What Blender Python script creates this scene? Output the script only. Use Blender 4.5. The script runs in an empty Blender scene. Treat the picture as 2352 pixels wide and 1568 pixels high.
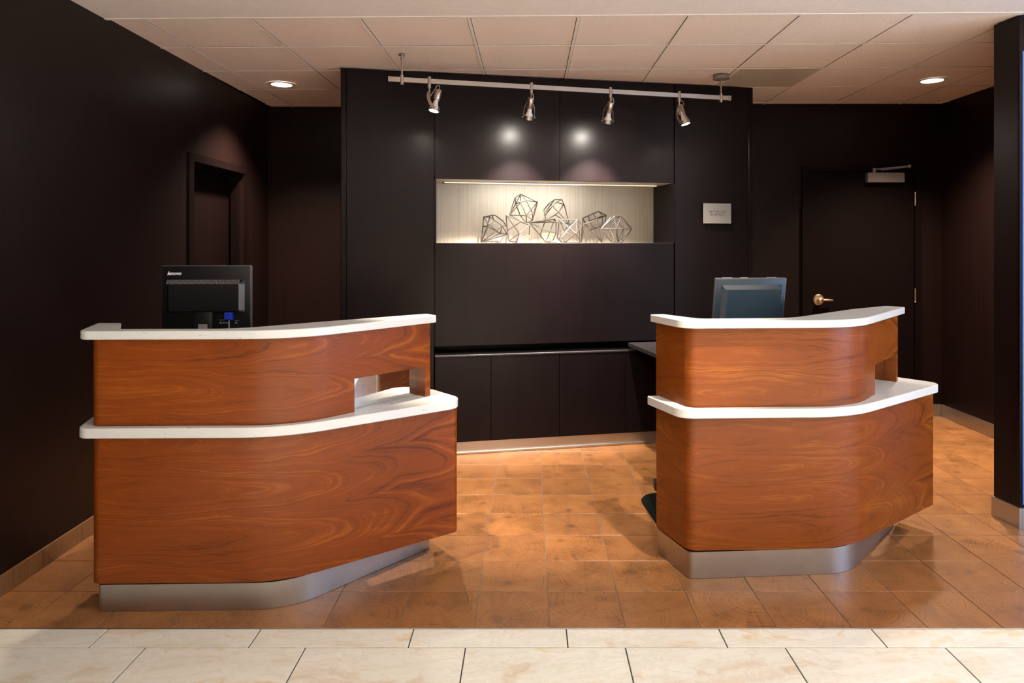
import bpy, bmesh, math, random
from mathutils import Vector, Matrix
random.seed(7)
D = bpy.data
C = bpy.context.scene.collection
scene = bpy.context.scene
PI = math.pi

# ---------------------------------------------------------------- camera, world, lights, exposure
cam_d = D.cameras.new('camera'); cam = D.objects.new('camera', cam_d); C.objects.link(cam)
cam_d.sensor_fit = 'HORIZONTAL'; cam_d.sensor_width = 36.0
cam_d.lens = 1615 / 2352 * 36.0
cam_d.shift_x = -(1217 - 1176) / 2352; cam_d.shift_y = -(784 - 558) / 2352
cam_d.clip_start = 0.05
cam.location = (0, 0, 1.55); cam.rotation_euler = (PI / 2, 0, 0)
scene.camera = cam

vs = scene.view_settings
vs.view_transform = 'Standard'; vs.look = 'None'; vs.gamma = 1.0; vs.use_curve_mapping = False
vs.exposure = -0.1
scene.cycles.use_denoising = True
scene.cycles.max_bounces = 10
scene.cycles.sample_clamp_indirect = 6.0
scene.cycles.caustics_reflective = False
scene.cycles.caustics_refractive = False

world = D.worlds.new('world'); scene.world = world; world.use_nodes = True
bg = world.node_tree.nodes['Background']
bg.inputs[0].default_value = (0.62, 0.78, 1.0, 1); bg.inputs[1].default_value = 0.5

def lamp(name, kind, loc, energy, color, target=None, **kw):
    l = D.lights.new(name, kind); l.energy = energy; l.color = color
    for k, v in kw.items(): setattr(l, k, v)
    o = D.objects.new(name, l); C.objects.link(o); o.location = loc
    if target is not None:
        d = (Vector(target) - Vector(loc)).normalized()
        o.rotation_euler = d.to_track_quat('-Z', 'Y').to_euler()
    return o
WARM = (1.0, 0.80, 0.62); NEUT = (1.0, 0.955, 0.90); DAY = (0.50, 0.68, 1.0)
# daylight through the lobby's glass front on the right
lamp('daylight', 'AREA', (6.7, 0.6, 1.45), 260, DAY, (0, 1.4, 1.2), shape='RECTANGLE', size=3.6, size_y=2.2)
# unseen fill lamps added over the lobby, behind and beside the camera
for i, (x, y, e) in enumerate([(-1.0, 1.2, 13), (0.6, 1.4, 22), (2.1, 1.4, 21), (3.8, 1.2, 24), (3.6, 2.5, 14)]):
    lamp('lobby_fill_lamp', 'AREA', (x, y, 2.77), e, NEUT, (x, y, 0), shape='DISK', size=0.5)
for x in (-1.0, 0.7, 2.4, 4.1):  # spots added overhead so light bounced off the lobby floor lifts the ceiling
    for y in (0.3, -1.3, -2.7):
        lamp('added_floor_bounce_spot', 'SPOT', (x, y, 2.77), 1080, NEUT, (x, y, 0), spot_size=1.15, spot_blend=0.5, shadow_soft_size=0.06)
# the two recessed downlights behind the desks (lens built with each fixture)
DOWNLIGHTS = [(-1.945, 5.51), (3.076, 5.376)]
for x, y in DOWNLIGHTS:
    lamp('recessed_downlight_beam', 'SPOT', (x, y, 2.775), 950, WARM, (x, y, 0), spot_size=2.0, spot_blend=1.0, shadow_soft_size=0.07)
# two adjustable recessed spots in the plaster ceiling, aimed at the passage between the desks
for p, q in (((-0.86, 3.0, 2.775), (0.05, 4.75, 0)), ((0.95, 2.55, 2.775), (0.15, 4.65, 0))):
    lamp('accent_spot_beam', 'SPOT', p, 450, (1, 0.84, 0.68), q, spot_size=0.92, spot_blend=0.6, shadow_soft_size=0.03)
# track spotlights: lens position, aim
SPOTS = [((-0.634, 4.66, 2.437), (-0.22, -0.12, -1)), ((-0.008, 4.865, 2.421), (-0.14, 0.46, -1)),
         ((0.554, 5.01, 2.419), (-0.14, 0.46, -1)), ((1.134, 5.135, 2.43), (0.30, -0.08, -1))]
for k, (p, a) in enumerate(SPOTS):
    a = Vector(a).normalized(); q = Vector(p) + a * 0.02
    wide = k in (0, 3)
    lamp('track_spot_beam', 'SPOT', q, 260 if wide else 620, (1, 0.85, 0.70) if wide else (1, 0.88, 0.80), q + a,
         spot_size=1.35 if wide else 1.18, spot_blend=0.85 if wide else 1.0, shadow_soft_size=0.025)
BLOCK = Matrix.Translation((-1.34, 4.98, 0)) @ Matrix.Rotation(math.radians(11.504), 4, 'Z')
def blk(t, d, z): return BLOCK @ Vector((t, d, z))
# strip lamp under the top of the niche
nl = lamp('niche_strip_beam', 'AREA', blk(1.44, 0.17, 1.994), 5.4, (1, 0.985, 0.92), None, shape='RECTANGLE', size=0.75, size_y=0.03)
nl.rotation_euler = (math.radians(28), 0, math.radians(11.504))

# ---------------------------------------------------------------- helpers
class NT:
    def __init__(s, name):
        s.m = D.materials.new(name); s.m.use_nodes = True; s.t = s.m.node_tree
        s.b = s.t.nodes['Principled BSDF']
    def n(s, typ, **kw):
        nd = s.t.nodes.new(typ)
        for k, v in kw.items():
            if k == 'ins':
                for i, x in v.items(): s.put(nd.inputs[i], x)
            else: setattr(nd, k, v)
        return nd
    def put(s, sock, x):
        if hasattr(x, 'is_output'): s.t.links.new(x, sock)
        elif isinstance(x, bpy.types.Node): s.t.links.new(x.outputs[0], sock)
        else:
            if isinstance(x, tuple) and len(x) == 3 and sock.type == 'RGBA': x = (*x, 1)
            sock.default_value = x
    def math(s, op, a, b=0.0, c=None):
        nd = s.n('ShaderNodeMath', operation=op); s.put(nd.inputs[0], a); s.put(nd.inputs[1], b)
        if c is not None: s.put(nd.inputs[2], c)
        return nd.outputs[0]
    def vmul(s, v, k):
        nd = s.n('ShaderNodeVectorMath', operation='MULTIPLY'); s.put(nd.inputs[0], v); s.put(nd.inputs[1], k); return nd.outputs[0]
    def vadd(s, v, k):
        nd = s.n('ShaderNodeVectorMath', operation='ADD'); s.put(nd.inputs[0], v); s.put(nd.inputs[1], k); return nd.outputs[0]
    def noise(s, vec, scale=1.0, detail=2.0, rough=0.5, dim='3D', w=None):
        nd = s.n('ShaderNodeTexNoise', noise_dimensions=dim)
        if vec is not None and dim != '1D': s.put(nd.inputs['Vector'], vec)
        if w is not None: s.put(nd.inputs['W'], w)
        nd.inputs['Scale'].default_value = scale; nd.inputs['Detail'].default_value = detail; nd.inputs['Roughness'].default_value = rough
        return nd.outputs[0]
    def ramp(s, f, stops):
        nd = s.n('ShaderNodeValToRGB'); s.put(nd.inputs[0], f); cr = nd.color_ramp
        while len(cr.elements) < len(stops): cr.elements.new(0.5)
        for e, (p, c) in zip(cr.elements, stops): e.position = p; e.color = (*c, 1)
        return nd.outputs[0]
    def mix(s, f, a, b, mode='MIX'):
        nd = s.n('ShaderNodeMix', data_type='RGBA', blend_type=mode)
        s.put(nd.inputs[0], f); s.put(nd.inputs[6], a); s.put(nd.inputs[7], b); return nd.outputs[2]
    def out(s, color=None, rough=None, metal=None, spec=None, bump=None, bstr=0.2, bdist=0.002, coat=None, emit=None, estr=0):
        I = s.b.inputs
        if color is not None: s.put(I['Base Color'], color)
        if rough is not None: s.put(I['Roughness'], rough)
        if metal is not None: s.put(I['Metallic'], metal)
        if spec is not None: s.put(I['Specular IOR Level'], spec)
        if coat is not None: I['Coat Weight'].default_value = coat; I['Coat Roughness'].default_value = 0.12
        if emit is not None: s.put(I['Emission Color'], emit); I['Emission Strength'].default_value = estr
        if bump is not None:
            nd = s.n('ShaderNodeBump'); nd.inputs['Strength'].default_value = bstr; nd.inputs['Distance'].default_value = bdist
            s.put(nd.inputs['Height'], bump); s.put(I['Normal'], nd.outputs[0])
        return s.m
    def sep(s, v):
        nd = s.n('ShaderNodeSeparateXYZ'); s.put(nd.inputs[0], v); return nd.outputs
    def comb(s, x, y, z=0.0):
        nd = s.n('ShaderNodeCombineXYZ'); s.put(nd.inputs[0], x); s.put(nd.inputs[1], y); s.put(nd.inputs[2], z); return nd.outputs[0]
    def obj(s): return s.n('ShaderNodeTexCoord').outputs['Object']
    def uv(s): return s.n('ShaderNodeTexCoord').outputs['UV']
    def rnd(s): return s.n('ShaderNodeObjectInfo').outputs['Random']

def plain(name, color, rough=0.5, metal=0.0, spec=0.5, **kw):
    t = NT(name); o = t.obj(); nz = t.noise(o, 40, 3)
    c = t.mix(nz, tuple(v * 0.92 for v in color), tuple(min(1, v * 1.08) for v in color))
    return t.out(c, rough, metal, spec, **kw)

def dark_wood(name, lo, hi, rough=0.3, spec=0.5, k=70):
    t = NT(name); o = t.obj()
    g = t.noise(t.vmul(o, (k, k, 1.4)), 1.0, 4, 0.6)
    big = t.noise(o, 1.3, 2)
    f = t.math('ADD', t.math('MULTIPLY', g, 0.8), t.math('MULTIPLY', big, 0.25))
    c = t.ramp(f, [(0.3, lo), (0.75, hi)])
    fine = t.noise(t.vmul(o, (240, 240, 4)), 1.0, 2, 0.6)
    return t.out(c, rough, 0.0, spec, bump=fine, bstr=0.10, bdist=0.0008)

def veneer(name, s0, period, dark, mid, light):
    t = NT(name); u = t.sep(t.uv()); U, V = u[0], u[1]
    row = t.math('FLOOR', t.math('DIVIDE', V, period))
    q = t.math('SUBTRACT', t.math('FLOORED_MODULO', V, period), period / 2)
    w1 = t.noise(t.comb(t.math('MULTIPLY', U, 2.6), t.math('MULTIPLY', V, 8.0)), 1.0, 3, 0.55)
    w2 = t.noise(t.comb(t.math('MULTIPLY', U, 1.3), t.math('MULTIPLY', V, 2.0), 4.0), 1.0, 2, 0.5)
    cu = t.math('MULTIPLY', t.math('ADD', t.math('SUBTRACT', U, s0), t.math('MULTIPLY', t.math('SUBTRACT', w2, 0.5), 1.3)), 0.125)
    cq = t.math('ADD', q, t.math('MULTIPLY', t.math('SUBTRACT', w1, 0.5), 0.075))
    r = t.math('SQRT', t.math('ADD', t.math('MULTIPLY', cu, cu), t.math('MULTIPLY', cq, cq)))
    bands = t.noise(None, 1.0, 4, 0.6, '1D', t.math('MULTIPLY', r, 84))
    fib = t.noise(t.comb(t.math('MULTIPLY', U, 5.0), t.math('MULTIPLY', V, 300.0)), 1.0, 3, 0.6)
    clouds = t.noise(t.comb(t.math('MULTIPLY', U, 1.5), t.math('MULTIPLY', V, 6.0)), 1.0, 4, 0.6)
    f = t.math('ADD', t.math('ADD', t.math('MULTIPLY', bands, 0.44), t.math('MULTIPLY', fib, 0.26)), t.math('MULTIPLY', clouds, 0.40))
    c = t.ramp(f, [(0.42, dark), (0.51, mid), (0.57, mid), (0.69, light)])
    return t.out(c, 0.32, 0.0, 0.20, bump=fib, bstr=0.04, bdist=0.0005)

def marble():
    t = NT('cream_marble'); g = t.n('ShaderNodeNewGeometry').outputs['Position']
    r = t.rnd(); off = t.comb(t.math('MULTIPLY', r, 37.0), t.math('MULTIPLY', r, 91.0), 0.0)
    p = t.vadd(g, off)
    w = t.noise(p, 1.6, 4, 0.6)
    p2 = t.vadd(t.vmul(p, (1.0, 2.6, 1.0)), t.comb(t.math('MULTIPLY', w, 1.6), t.math('MULTIPLY', w, 1.1)))
    n = t.noise(p2, 1.7, 8, 0.62)
    c = t.ramp(n, [(0.34, (0.62, 0.50, 0.36)), (0.45, (0.74, 0.71, 0.61)), (0.56, (0.78, 0.75, 0.66)), (0.64, (0.69, 0.55, 0.34)), (0.74, (0.75, 0.71, 0.60))])
    v = t.noise(p2, 5.0, 6, 0.7)
    c = t.mix(t.math('MULTIPLY', t.math('SUBTRACT', 0.04, t.math('ABSOLUTE', t.math('SUBTRACT', v, 0.5))), 6.0), c, (0.50, 0.40, 0.27))
    return t.out(c, 0.38, 0.0, 0.4)

def endgrain(name, c_dark, c_mid, c_light):
    t = NT(name); o = t.obj(); r = t.rnd()
    wn = t.n('ShaderNodeTexWhiteNoise', noise_dimensions='1D'); t.put(wn.inputs['W'], t.math('MULTIPLY', r, 991.0))
    off = t.vmul(t.vadd(wn.outputs['Color'], (-0.5, -0.5, -0.5)), (0.22, 0.22, 0.0))
    p = t.vadd(o, off); s = t.sep(p)
    ns = t.noise(t.vadd(t.vmul(o, (1, 1, 0)), t.comb(0.0, 0.0, t.math('MULTIPLY', r, 50.0))), 11.0, 3, 0.55)
    rr = t.math('SQRT', t.math('ADD', t.math('MULTIPLY', s[0], s[0]), t.math('MULTIPLY', s[1], s[1])))
    rr = t.math('ADD', rr, t.math('MULTIPLY', t.math('SUBTRACT', ns, 0.5), 0.05))
    rings = t.noise(None, 1.0, 3, 0.65, '1D', t.math('ADD', t.math('MULTIPLY', rr, 130.0), t.math('MULTIPLY', r, 300.0)))
    ang = t.math('ARCTAN2', s[1], s[0])
    rays = t.noise(t.comb(t.math('MULTIPLY', ang, 9.0), t.math('MULTIPLY', rr, 4.0), t.math('MULTIPLY', r, 40.0)), 1.0, 3, 0.6)
    big = t.noise(t.vadd(o, t.comb(t.math('MULTIPLY', r, 70.0), 0.0, 0.0)), 5.0, 3, 0.6)
    f = t.math('ADD', t.math('ADD', t.math('MULTIPLY', rings, 0.34), t.math('MULTIPLY', rays, 0.24)), t.math('MULTIPLY', big, 0.36))
    core = t.math('MULTIPLY', t.math('SUBTRACT', 0.035, rr), 3.0)
    f = t.math('SUBTRACT', f, t.math('MAXIMUM', core, 0.0))
    c = t.ramp(f, [(0.35, c_dark), (0.46, c_mid), (0.60, c_light)])
    c = t.mix(t.math('MULTIPLY', t.math('FRACT', t.math('MULTIPLY', r, 13.7)), 0.30), c, (0.16, 0.075, 0.034))
    return t.out(c, 0.34, 0.0, 0.45, bump=rings, bstr=0.04, bdist=0.0006)

def quartz():
    t = NT('white_quartz'); o = t.obj()
    n = t.noise(t.vadd(t.vmul(o, (30, 30, 170)), (3, 1, 7)), 1.0, 3, 0.7)
    c = t.ramp(n, [(0.0, (0.25, 0.25, 0.23)), (0.30, (0.33, 0.33, 0.30)), (0.350, (0.70, 0.70, 0.68)), (1.0, (0.75, 0.75, 0.73))])
    soft = t.noise(t.vmul(o, (6, 6, 30)), 1.0, 3)
    c = t.mix(t.math('MULTIPLY', soft, 0.25), c, (0.62, 0.62, 0.60))
    return t.out(c, 0.22, 0.0, 0.5)

def steel(name, color, rough=0.34, stretch=(4, 4, 160)):
    t = NT(name); o = t.obj(); n = t.noise(t.vmul(o, stretch), 1.0, 3, 0.6); s = t.noise(o, 7, 4, 0.6)
    c = t.mix(t.math('MULTIPLY', s, 0.5), color, tuple(v * 0.72 for v in color))
    rg = t.math('ADD', rough - 0.06, t.math('MULTIPLY', s, 0.16))
    return t.out(t.mix(t.math('MULTIPLY', n, 0.35), c, tuple(v * 0.8 for v in color)), rg, 1.0, 0.5)

def ceiling_tile_mat():
    t = NT('speckled_ceiling_board'); g = t.n('ShaderNodeNewGeometry').outputs['Position']
    n = t.noise(g, 130, 2, 0.6); b = t.noise(g, 1.2, 3)
    c = t.ramp(n, [(0.27, (0.26, 0.21, 0.18)), (0.36, (0.85, 0.725, 0.65)), (1, (0.89, 0.765, 0.69))])
    c = t.mix(t.math('MULTIPLY', b, 0.3), c, (0.80, 0.67, 0.59))
    return t.out(c, 0.9, 0.0, 0.2, bump=n, bstr=0.15)

def glow(name, color, strength):
    t = NT(name); return t.out((0.8, 0.8, 0.8), 0.5, emit=color, estr=strength)

M = {}
M['wall'] = dark_wood('dark_stained_wall_veneer', (0.0056, 0.0024, 0.0022), (0.0100, 0.0044, 0.0038), 0.40, 0.13)
M['panel'] = dark_wood('black_brown_panel_veneer', (0.0032, 0.0017, 0.0019), (0.0062, 0.0034, 0.0036), 0.33, 0.13)
M['door'] = dark_wood('dark_door_veneer', (0.0035, 0.0017, 0.0016), (0.0055, 0.0028, 0.0025), 0.38, 0.10)
M['nichewood'] = dark_wood('pale_niche_veneer', (0.26, 0.225, 0.185), (0.44, 0.395, 0.33), 0.45, 0.25, 170)
M['veneerL'] = veneer('walnut_veneer_long_figure', 0.55, 0.205, (0.080, 0.018, 0.004), (0.155, 0.034, 0.005), (0.240, 0.064, 0.008))
M['veneerR'] = veneer('walnut_veneer_repeated_figure', 0.62, 0.145, (0.085, 0.021, 0.004), (0.166, 0.040, 0.0055), (0.262, 0.082, 0.009))
M['veneerRU'] = veneer('walnut_veneer_wide_figure', 0.62, 0.19, (0.085, 0.021, 0.004), (0.166, 0.040, 0.0055), (0.262, 0.082, 0.009))
M['marble'] = marble()
M['tile'] = endgrain('end_grain_floor_board', (0.105, 0.046, 0.016), (0.232, 0.094, 0.029), (0.325, 0.145, 0.048))
M['grout'] = plain('sand_grout', (0.19, 0.14, 0.10), 0.8)
M['groutdark'] = plain('dark_grout', (0.06, 0.05, 0.04), 0.8)
M['quartz'] = quartz()
M['steel'] = steel('brushed_steel', (0.50, 0.48, 0.46))
M['nickel'] = steel('brushed_nickel', (0.50, 0.42, 0.36), 0.35, (160, 160, 160))
M['rail'] = steel('brushed_aluminium', (0.50, 0.46, 0.43), 0.38, (4, 160, 160))
M['brass'] = steel('polished_brass', (0.74, 0.56, 0.36), 0.33)
M['closer'] = plain('grey_satin_metal', (0.20, 0.165, 0.16), 0.45, 0.3)
M['ceil'] = ceiling_tile_mat()
M['plaster'] = plain('painted_plaster', (0.82, 0.76, 0.72), 0.8, 0, 0.2)
M['grid'] = plain('painted_grid_bar', (0.80, 0.72, 0.66), 0.6, 0, 0.3)
M['vent'] = plain('grey_beige_vent', (0.55, 0.47, 0.38), 0.6)
M['black'] = plain('black_void', (0.004, 0.004, 0.004), 0.6, 0, 0.3)
M['plastic'] = plain('black_plastic', (0.0045, 0.0045, 0.006), 0.4, 0, 0.25)
M['plasticrim'] = plain('grey_black_plastic_rim', (0.055, 0.05, 0.055), 0.4)
M['slot'] = plain('grey_vent_rib', (0.24, 0.21, 0.21), 0.45)
M['blueplastic'] = plain('blue_black_plastic', (0.012, 0.024, 0.034), 0.38, 0, 0.35)
M['blueslot'] = plain('dark_slate_rib', (0.075, 0.080, 0.10), 0.5)
M['vga'] = plain('blue_plug_plastic', (0.01, 0.03, 0.42), 0.4)
M['white'] = plain('white_plastic', (0.75, 0.73, 0.68), 0.4)
M['cream'] = plain('cream_outlet_plastic', (0.72, 0.68, 0.50), 0.4)
M['print'] = plain('dark_grey_print', (0.035, 0.03, 0.03), 0.6)
M['whiteprint'] = plain('white_print', (0.75, 0.75, 0.75), 0.5)
M['sign'] = plain('satin_silver_plate', (0.21, 0.20, 0.19), 0.38, 0.25)
M['mirror'] = plain('silvered_mirror', (0.86, 0.89, 0.88), 0.02, 1.0)
M['rod'] = plain('champagne_metal_rod', (0.050, 0.042, 0.035), 0.36, 0.35)
M['rubber'] = plain('black_rubber', (0.005, 0.006, 0.006), 0.95, 0, 0.05)
M['cord'] = plain('grey_cord', (0.25, 0.21, 0.18), 0.6)
M['skirt'] = endgrain('brown_skirting_board', (0.10, 0.045, 0.020), (0.20, 0.095, 0.042), (0.28, 0.14, 0.062))
M['bluedaylight'] = plain('painted_blue_daylight', (0.06, 0.14, 0.45), 0.45)  # blue daylight put into the base colour
M['lobbywall'] = plain('beige_lobby_paint', (0.45, 0.38, 0.32), 0.8)
M['top'] = plain('dark_laminate_top', (0.022, 0.018, 0.019), 0.4, 0, 0.25)
M['lens'] = glow('lamp_lens', (1, 0.92, 0.82), 1500)
M['downlens'] = glow('downlight_lens', (1, 0.93, 0.84), 14)
M['strip'] = glow('niche_strip_lens', (1, 0.78, 0.42), 1.4)

def link(o, parent=None, **props):
    C.objects.link(o)
    if parent is not None: o.parent = parent
    for k, v in props.items(): o[k] = v
    return o

def mesh_from(name, verts, faces, uvs=None, smooth=None):
    me = D.meshes.new(name); me.from_pydata([tuple(v) for v in verts], [], faces)
    if uvs is not None:
        l = me.uv_layers.new(name='UVMap')
        for i, uvc in enumerate(uvs): l.data[i].uv = uvc
    if smooth is not None:
        for p in me.polygons: p.use_smooth = True
        me.set_sharp_from_angle(angle=math.radians(smooth))
    return me

class MB:
    """collects shapes and links them as one mesh object"""
    def __init__(s): s.v = []; s.f = []
    def add(s, verts, faces):
        k = len(s.v); s.v += [Vector(v) for v in verts]; s.f += [[i + k for i in f] for f in faces]; return s
    def box(s, x0, x1, y0, y1, z0, z1, m=None):
        vs_ = [Vector((x, y, z)) for x in (x0, x1) for y in (y0, y1) for z in (z0, z1)]
        if m is not None: vs_ = [m @ v for v in vs_]
        return s.add(vs_, [(0, 1, 3, 2), (4, 6, 7, 5), (0, 4, 5, 1), (2, 3, 7, 6), (0, 2, 6, 4), (1, 5, 7, 3)])
    def bbox(s, x0, x1, y0, y1, z0, z1, b, m=None, seg=2):
        bm = bmesh.new(); bmesh.ops.create_cube(bm, size=1)
        for v in bm.verts: v.co = Vector(((x0 + x1) / 2 + v.co.x * (x1 - x0), (y0 + y1) / 2 + v.co.y * (y1 - y0), (z0 + z1) / 2 + v.co.z * (z1 - z0)))
        bmesh.ops.bevel(bm, geom=bm.edges[:], offset=b, segments=seg, affect='EDGES', profile=0.5)
        bm.verts.ensure_lookup_table()
        s.add([(m @ v.co if m is not None else v.co.copy()) for v in bm.verts], [[v.index for v in f.verts] for f in bm.faces]); bm.free(); return s
    def rings(s, rings, cap=True, closed=True):
        n = len(rings[0]); vs_ = [p for r in rings for p in r]; fs = []
        for i in range(len(rings) - 1):
            for j in range(n if closed else n - 1):
                a, b = i * n + j, i * n + (j + 1) % n
                fs.append((a, b, b + n, a + n))
        if cap: fs.append(tuple(range(n))[::-1]); fs.append(tuple(range((len(rings) - 1) * n, len(rings) * n)))
        return s.add(vs_, fs)
    def lathe(s, prof, origin, axis, n=20, cap=True):
        ax = Vector(axis).normalized(); u = ax.orthogonal().normalized(); w = ax.cross(u); o = Vector(origin)
        return s.rings([[o + ax * h + (u * math.cos(2 * PI * k / n) + w * math.sin(2 * PI * k / n)) * r for k in range(n)] for r, h in prof], cap)
    def tube(s, pts, r, n=6, phase=0.0):
        pts = [Vector(p) for p in pts]; rs = []; u = None
        for i, p in enumerate(pts):
            d = (pts[min(i + 1, len(pts) - 1)] - pts[max(i - 1, 0)]).normalized()
            if u is None: u = d.orthogonal().normalized()
            u = (u - d * u.dot(d)).normalized(); w = d.cross(u)
            rs.append([p + (u * math.cos(2 * PI * k / n + phase) + w * math.sin(2 * PI * k / n + phase)) * r for k in range(n)])
        return s.rings(rs)
    def prism(s, poly, z0, z1, b=0.0):
        """poly: counter-clockwise outline"""
        if b <= 0: return s.rings([[Vector((x, y, z0)) for x, y in poly], [Vector((x, y, z1)) for x, y in poly]])
        inn = offset_path(poly, -b, True)
        R = lambda P, z: [Vector((x, y, z)) for x, y in P]
        return s.rings([R(inn, z0), R(poly, z0 + b), R(poly, z1 - b), R(inn, z1)])
    def build(s, name, mat, parent=None, smooth=None, matrix=None, **props):
        base = Vector((0, 0, 0)); inv = None
        if parent is not None:
            mw = Matrix.Identity(4); p = parent; chain = []
            while p is not None: chain.append(p); p = p.parent
            for p in reversed(chain): mw = mw @ Matrix.LocRotScale(p.location, p.rotation_euler, p.scale)
            inv = mw.inverted()
        vs_ = s.v
        if matrix is not None: vs_ = [matrix @ v for v in vs_]
        if inv is not None: vs_ = [inv @ v for v in vs_]
        me = mesh_from(name, vs_, s.f, None, smooth); me.materials.append(mat)
        bm = bmesh.new(); bm.from_mesh(me); bmesh.ops.recalc_face_normals(bm, faces=bm.faces); bm.to_mesh(me); bm.free()
        return link(D.objects.new(name, me), parent, **props)

def thing(name, label, cat, loc=(0, 0, 0), rotz=0.0, group=None):
    o = D.objects.new(name, None); o.empty_display_size = 0.1
    o.location = loc; o.rotation_euler = (0, 0, rotz)
    link(o, None, label=label, category=cat)
    if group: o['group'] = group
    return o
def structure(name, loc=(0, 0, 0), rotz=0.0, label=None):
    o = D.objects.new(name, None); o.location = loc; o.rotation_euler = (0, 0, rotz); link(o, None, kind='structure'); return o

def offset_path(pts, d, closed=False):
    """positive d: to the right-hand side of the travel direction (outside of a counter-clockwise outline)"""
    n = len(pts); out = []
    for i in range(n):
        a = Vector(pts[i - 1]) if (i > 0 or closed) else None
        p = Vector(pts[i]); c = Vector(pts[(i + 1) % n]) if (i < n - 1 or closed) else None
        ns = []
        for q0, q1 in ((a, p), (p, c)):
            if q0 is None or q1 is None: continue
            e = q1 - q0
            if e.length < 1e-7: continue
            e.normalize(); ns.append(Vector((e.y, -e.x)))
        m = sum(ns, Vector((0, 0))).normalized()
        k = 1 / max(0.35, m.dot(ns[0]))
        out.append(tuple(p + m * d * k))
    return out
def fillet(pts, closed=False, seg=12):
    """pts: (x, y) or (x, y, radius)"""
    n = len(pts); out = []
    for i, p in enumerate(pts):
        r = p[2] if len(p) > 2 else 0
        P = Vector(p[:2])
        if r <= 0 or (not closed and i in (0, n - 1)): out.append(tuple(P)); continue
        A = Vector(pts[i - 1][:2]) - P; B = Vector(pts[(i + 1) % n][:2]) - P
        la, lb = A.length, B.length; A.normalize(); B.normalize()
        ang = A.angle(B); t = r / math.tan(ang / 2); t = min(t, la * 0.48 if la * .48 < t else t, lb * 0.48 if lb * .48 < t else t)
        r = t * math.tan(ang / 2)
        ctr = P + (A + B).normalized() * (r / math.sin(ang / 2))
        s0 = P + A * t - ctr; s1 = P + B * t - ctr
        a0 = math.atan2(s0.y, s0.x); da = math.atan2(s1.y, s1.x) - a0
        da = (da + PI) % (2 * PI) - PI
        for k in range(seg + 1):
            a = a0 + da * k / seg; out.append((ctr.x + r * math.cos(a), ctr.y + r * math.sin(a)))
    return out
def plen(pts):
    s = [0.0]
    for a, b in zip(pts, pts[1:]): s.append(s[-1] + math.dist(a, b))
    return s
def insert_at(pts, sv):
    s = plen(pts)
    for i in range(len(pts) - 1):
        if s[i] + 1e-6 < sv < s[i + 1] - 1e-6:
            k = (sv - s[i]) / (s[i + 1] - s[i])
            return pts[:i + 1] + [(pts[i][0] + (pts[i + 1][0] - pts[i][0]) * k, pts[i][1] + (pts[i + 1][1] - pts[i][1]) * k)] + pts[i + 1:]
    return pts
def strip_panel(name, path, th, zs, mat, parent, hole=None, u0=0.0, **props):
    """a bent board of thickness th along a plan path; hole = (s0, s1, row) leaves out those cells"""
    if hole: path = insert_at(insert_at(path, hole[0]), hole[1])
    s = plen(path); inn = offset_path(path, -th); n = len(path); nz = len(zs)
    loc = Vector(parent.location)
    V = []; U = []
    for layer, P in enumerate((path, inn)):
        for i, (x, y) in enumerate(P):
            for z in zs: V.append(Vector((x, y, z)) - loc); U.append((s[i] + u0, z))
    idx = lambda l, i, k: l * n * nz + i * nz + k
    def there(i, k):
        if not (0 <= i < n - 1 and 0 <= k < nz - 1): return False
        if hole and k == hole[2] and hole[0] - 1e-5 <= s[i] and s[i + 1] <= hole[1] + 1e-5: return False
        return True
    F = []
    for i in range(n - 1):
        for k in range(nz - 1):
            if not there(i, k): continue
            F.append((idx(0, i, k), idx(0, i + 1, k), idx(0, i + 1, k + 1), idx(0, i, k + 1)))
            F.append((idx(1, i, k), idx(1, i, k + 1), idx(1, i + 1, k + 1), idx(1, i + 1, k)))
            if not there(i - 1, k): F.append((idx(0, i, k), idx(0, i, k + 1), idx(1, i, k + 1), idx(1, i, k)))
            if not there(i + 1, k): F.append((idx(0, i + 1, k), idx(1, i + 1, k), idx(1, i + 1, k + 1), idx(0, i + 1, k + 1)))
            if not there(i, k - 1): F.append((idx(0, i, k), idx(1, i, k), idx(1, i + 1, k), idx(0, i + 1, k)))
            if not there(i, k + 1): F.append((idx(0, i, k + 1), idx(0, i + 1, k + 1), idx(1, i + 1, k + 1), idx(1, i, k + 1)))
    uvs = [U[j] for f in F for j in f]
    me = mesh_from(name, V, F, uvs, 28); me.materials.append(mat)
    return link(D.objects.new(name, me), parent, **props)

def lettering(name, text, size, matrix, mat, parent, align='CENTER', shear=0.0, offset=0.0, spacing=1.0, line=1.0, extrude=0.0004):
    cu = D.curves.new(name, 'FONT'); cu.body = text; cu.size = size; cu.align_x = align; cu.align_y = 'CENTER'
    cu.shear = shear; cu.offset = offset; cu.space_character = spacing; cu.space_line = line; cu.extrude = extrude; cu.resolution_u = 4
    tmp = D.objects.new(name + '_curve', cu)
    me = D.meshes.new_from_object(tmp); D.objects.remove(tmp); D.curves.remove(cu)
    me.name = name; me.transform(matrix); me.materials.clear(); me.materials.append(mat)
    return link(D.objects.new(name, me), parent)

# ================================================================ SETTING
CEIL = 2.79
WXL = lambda y, d=0.0: -2.335 - 0.02 * (y - 3.4) - d          # face of the left wall
YB_L, YB_R, X_R = 6.44, 6.30, 3.69
def bpos(x, y):
    v = BLOCK.inverted() @ Vector((x, y, 0)); return v.x, v.y

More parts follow.
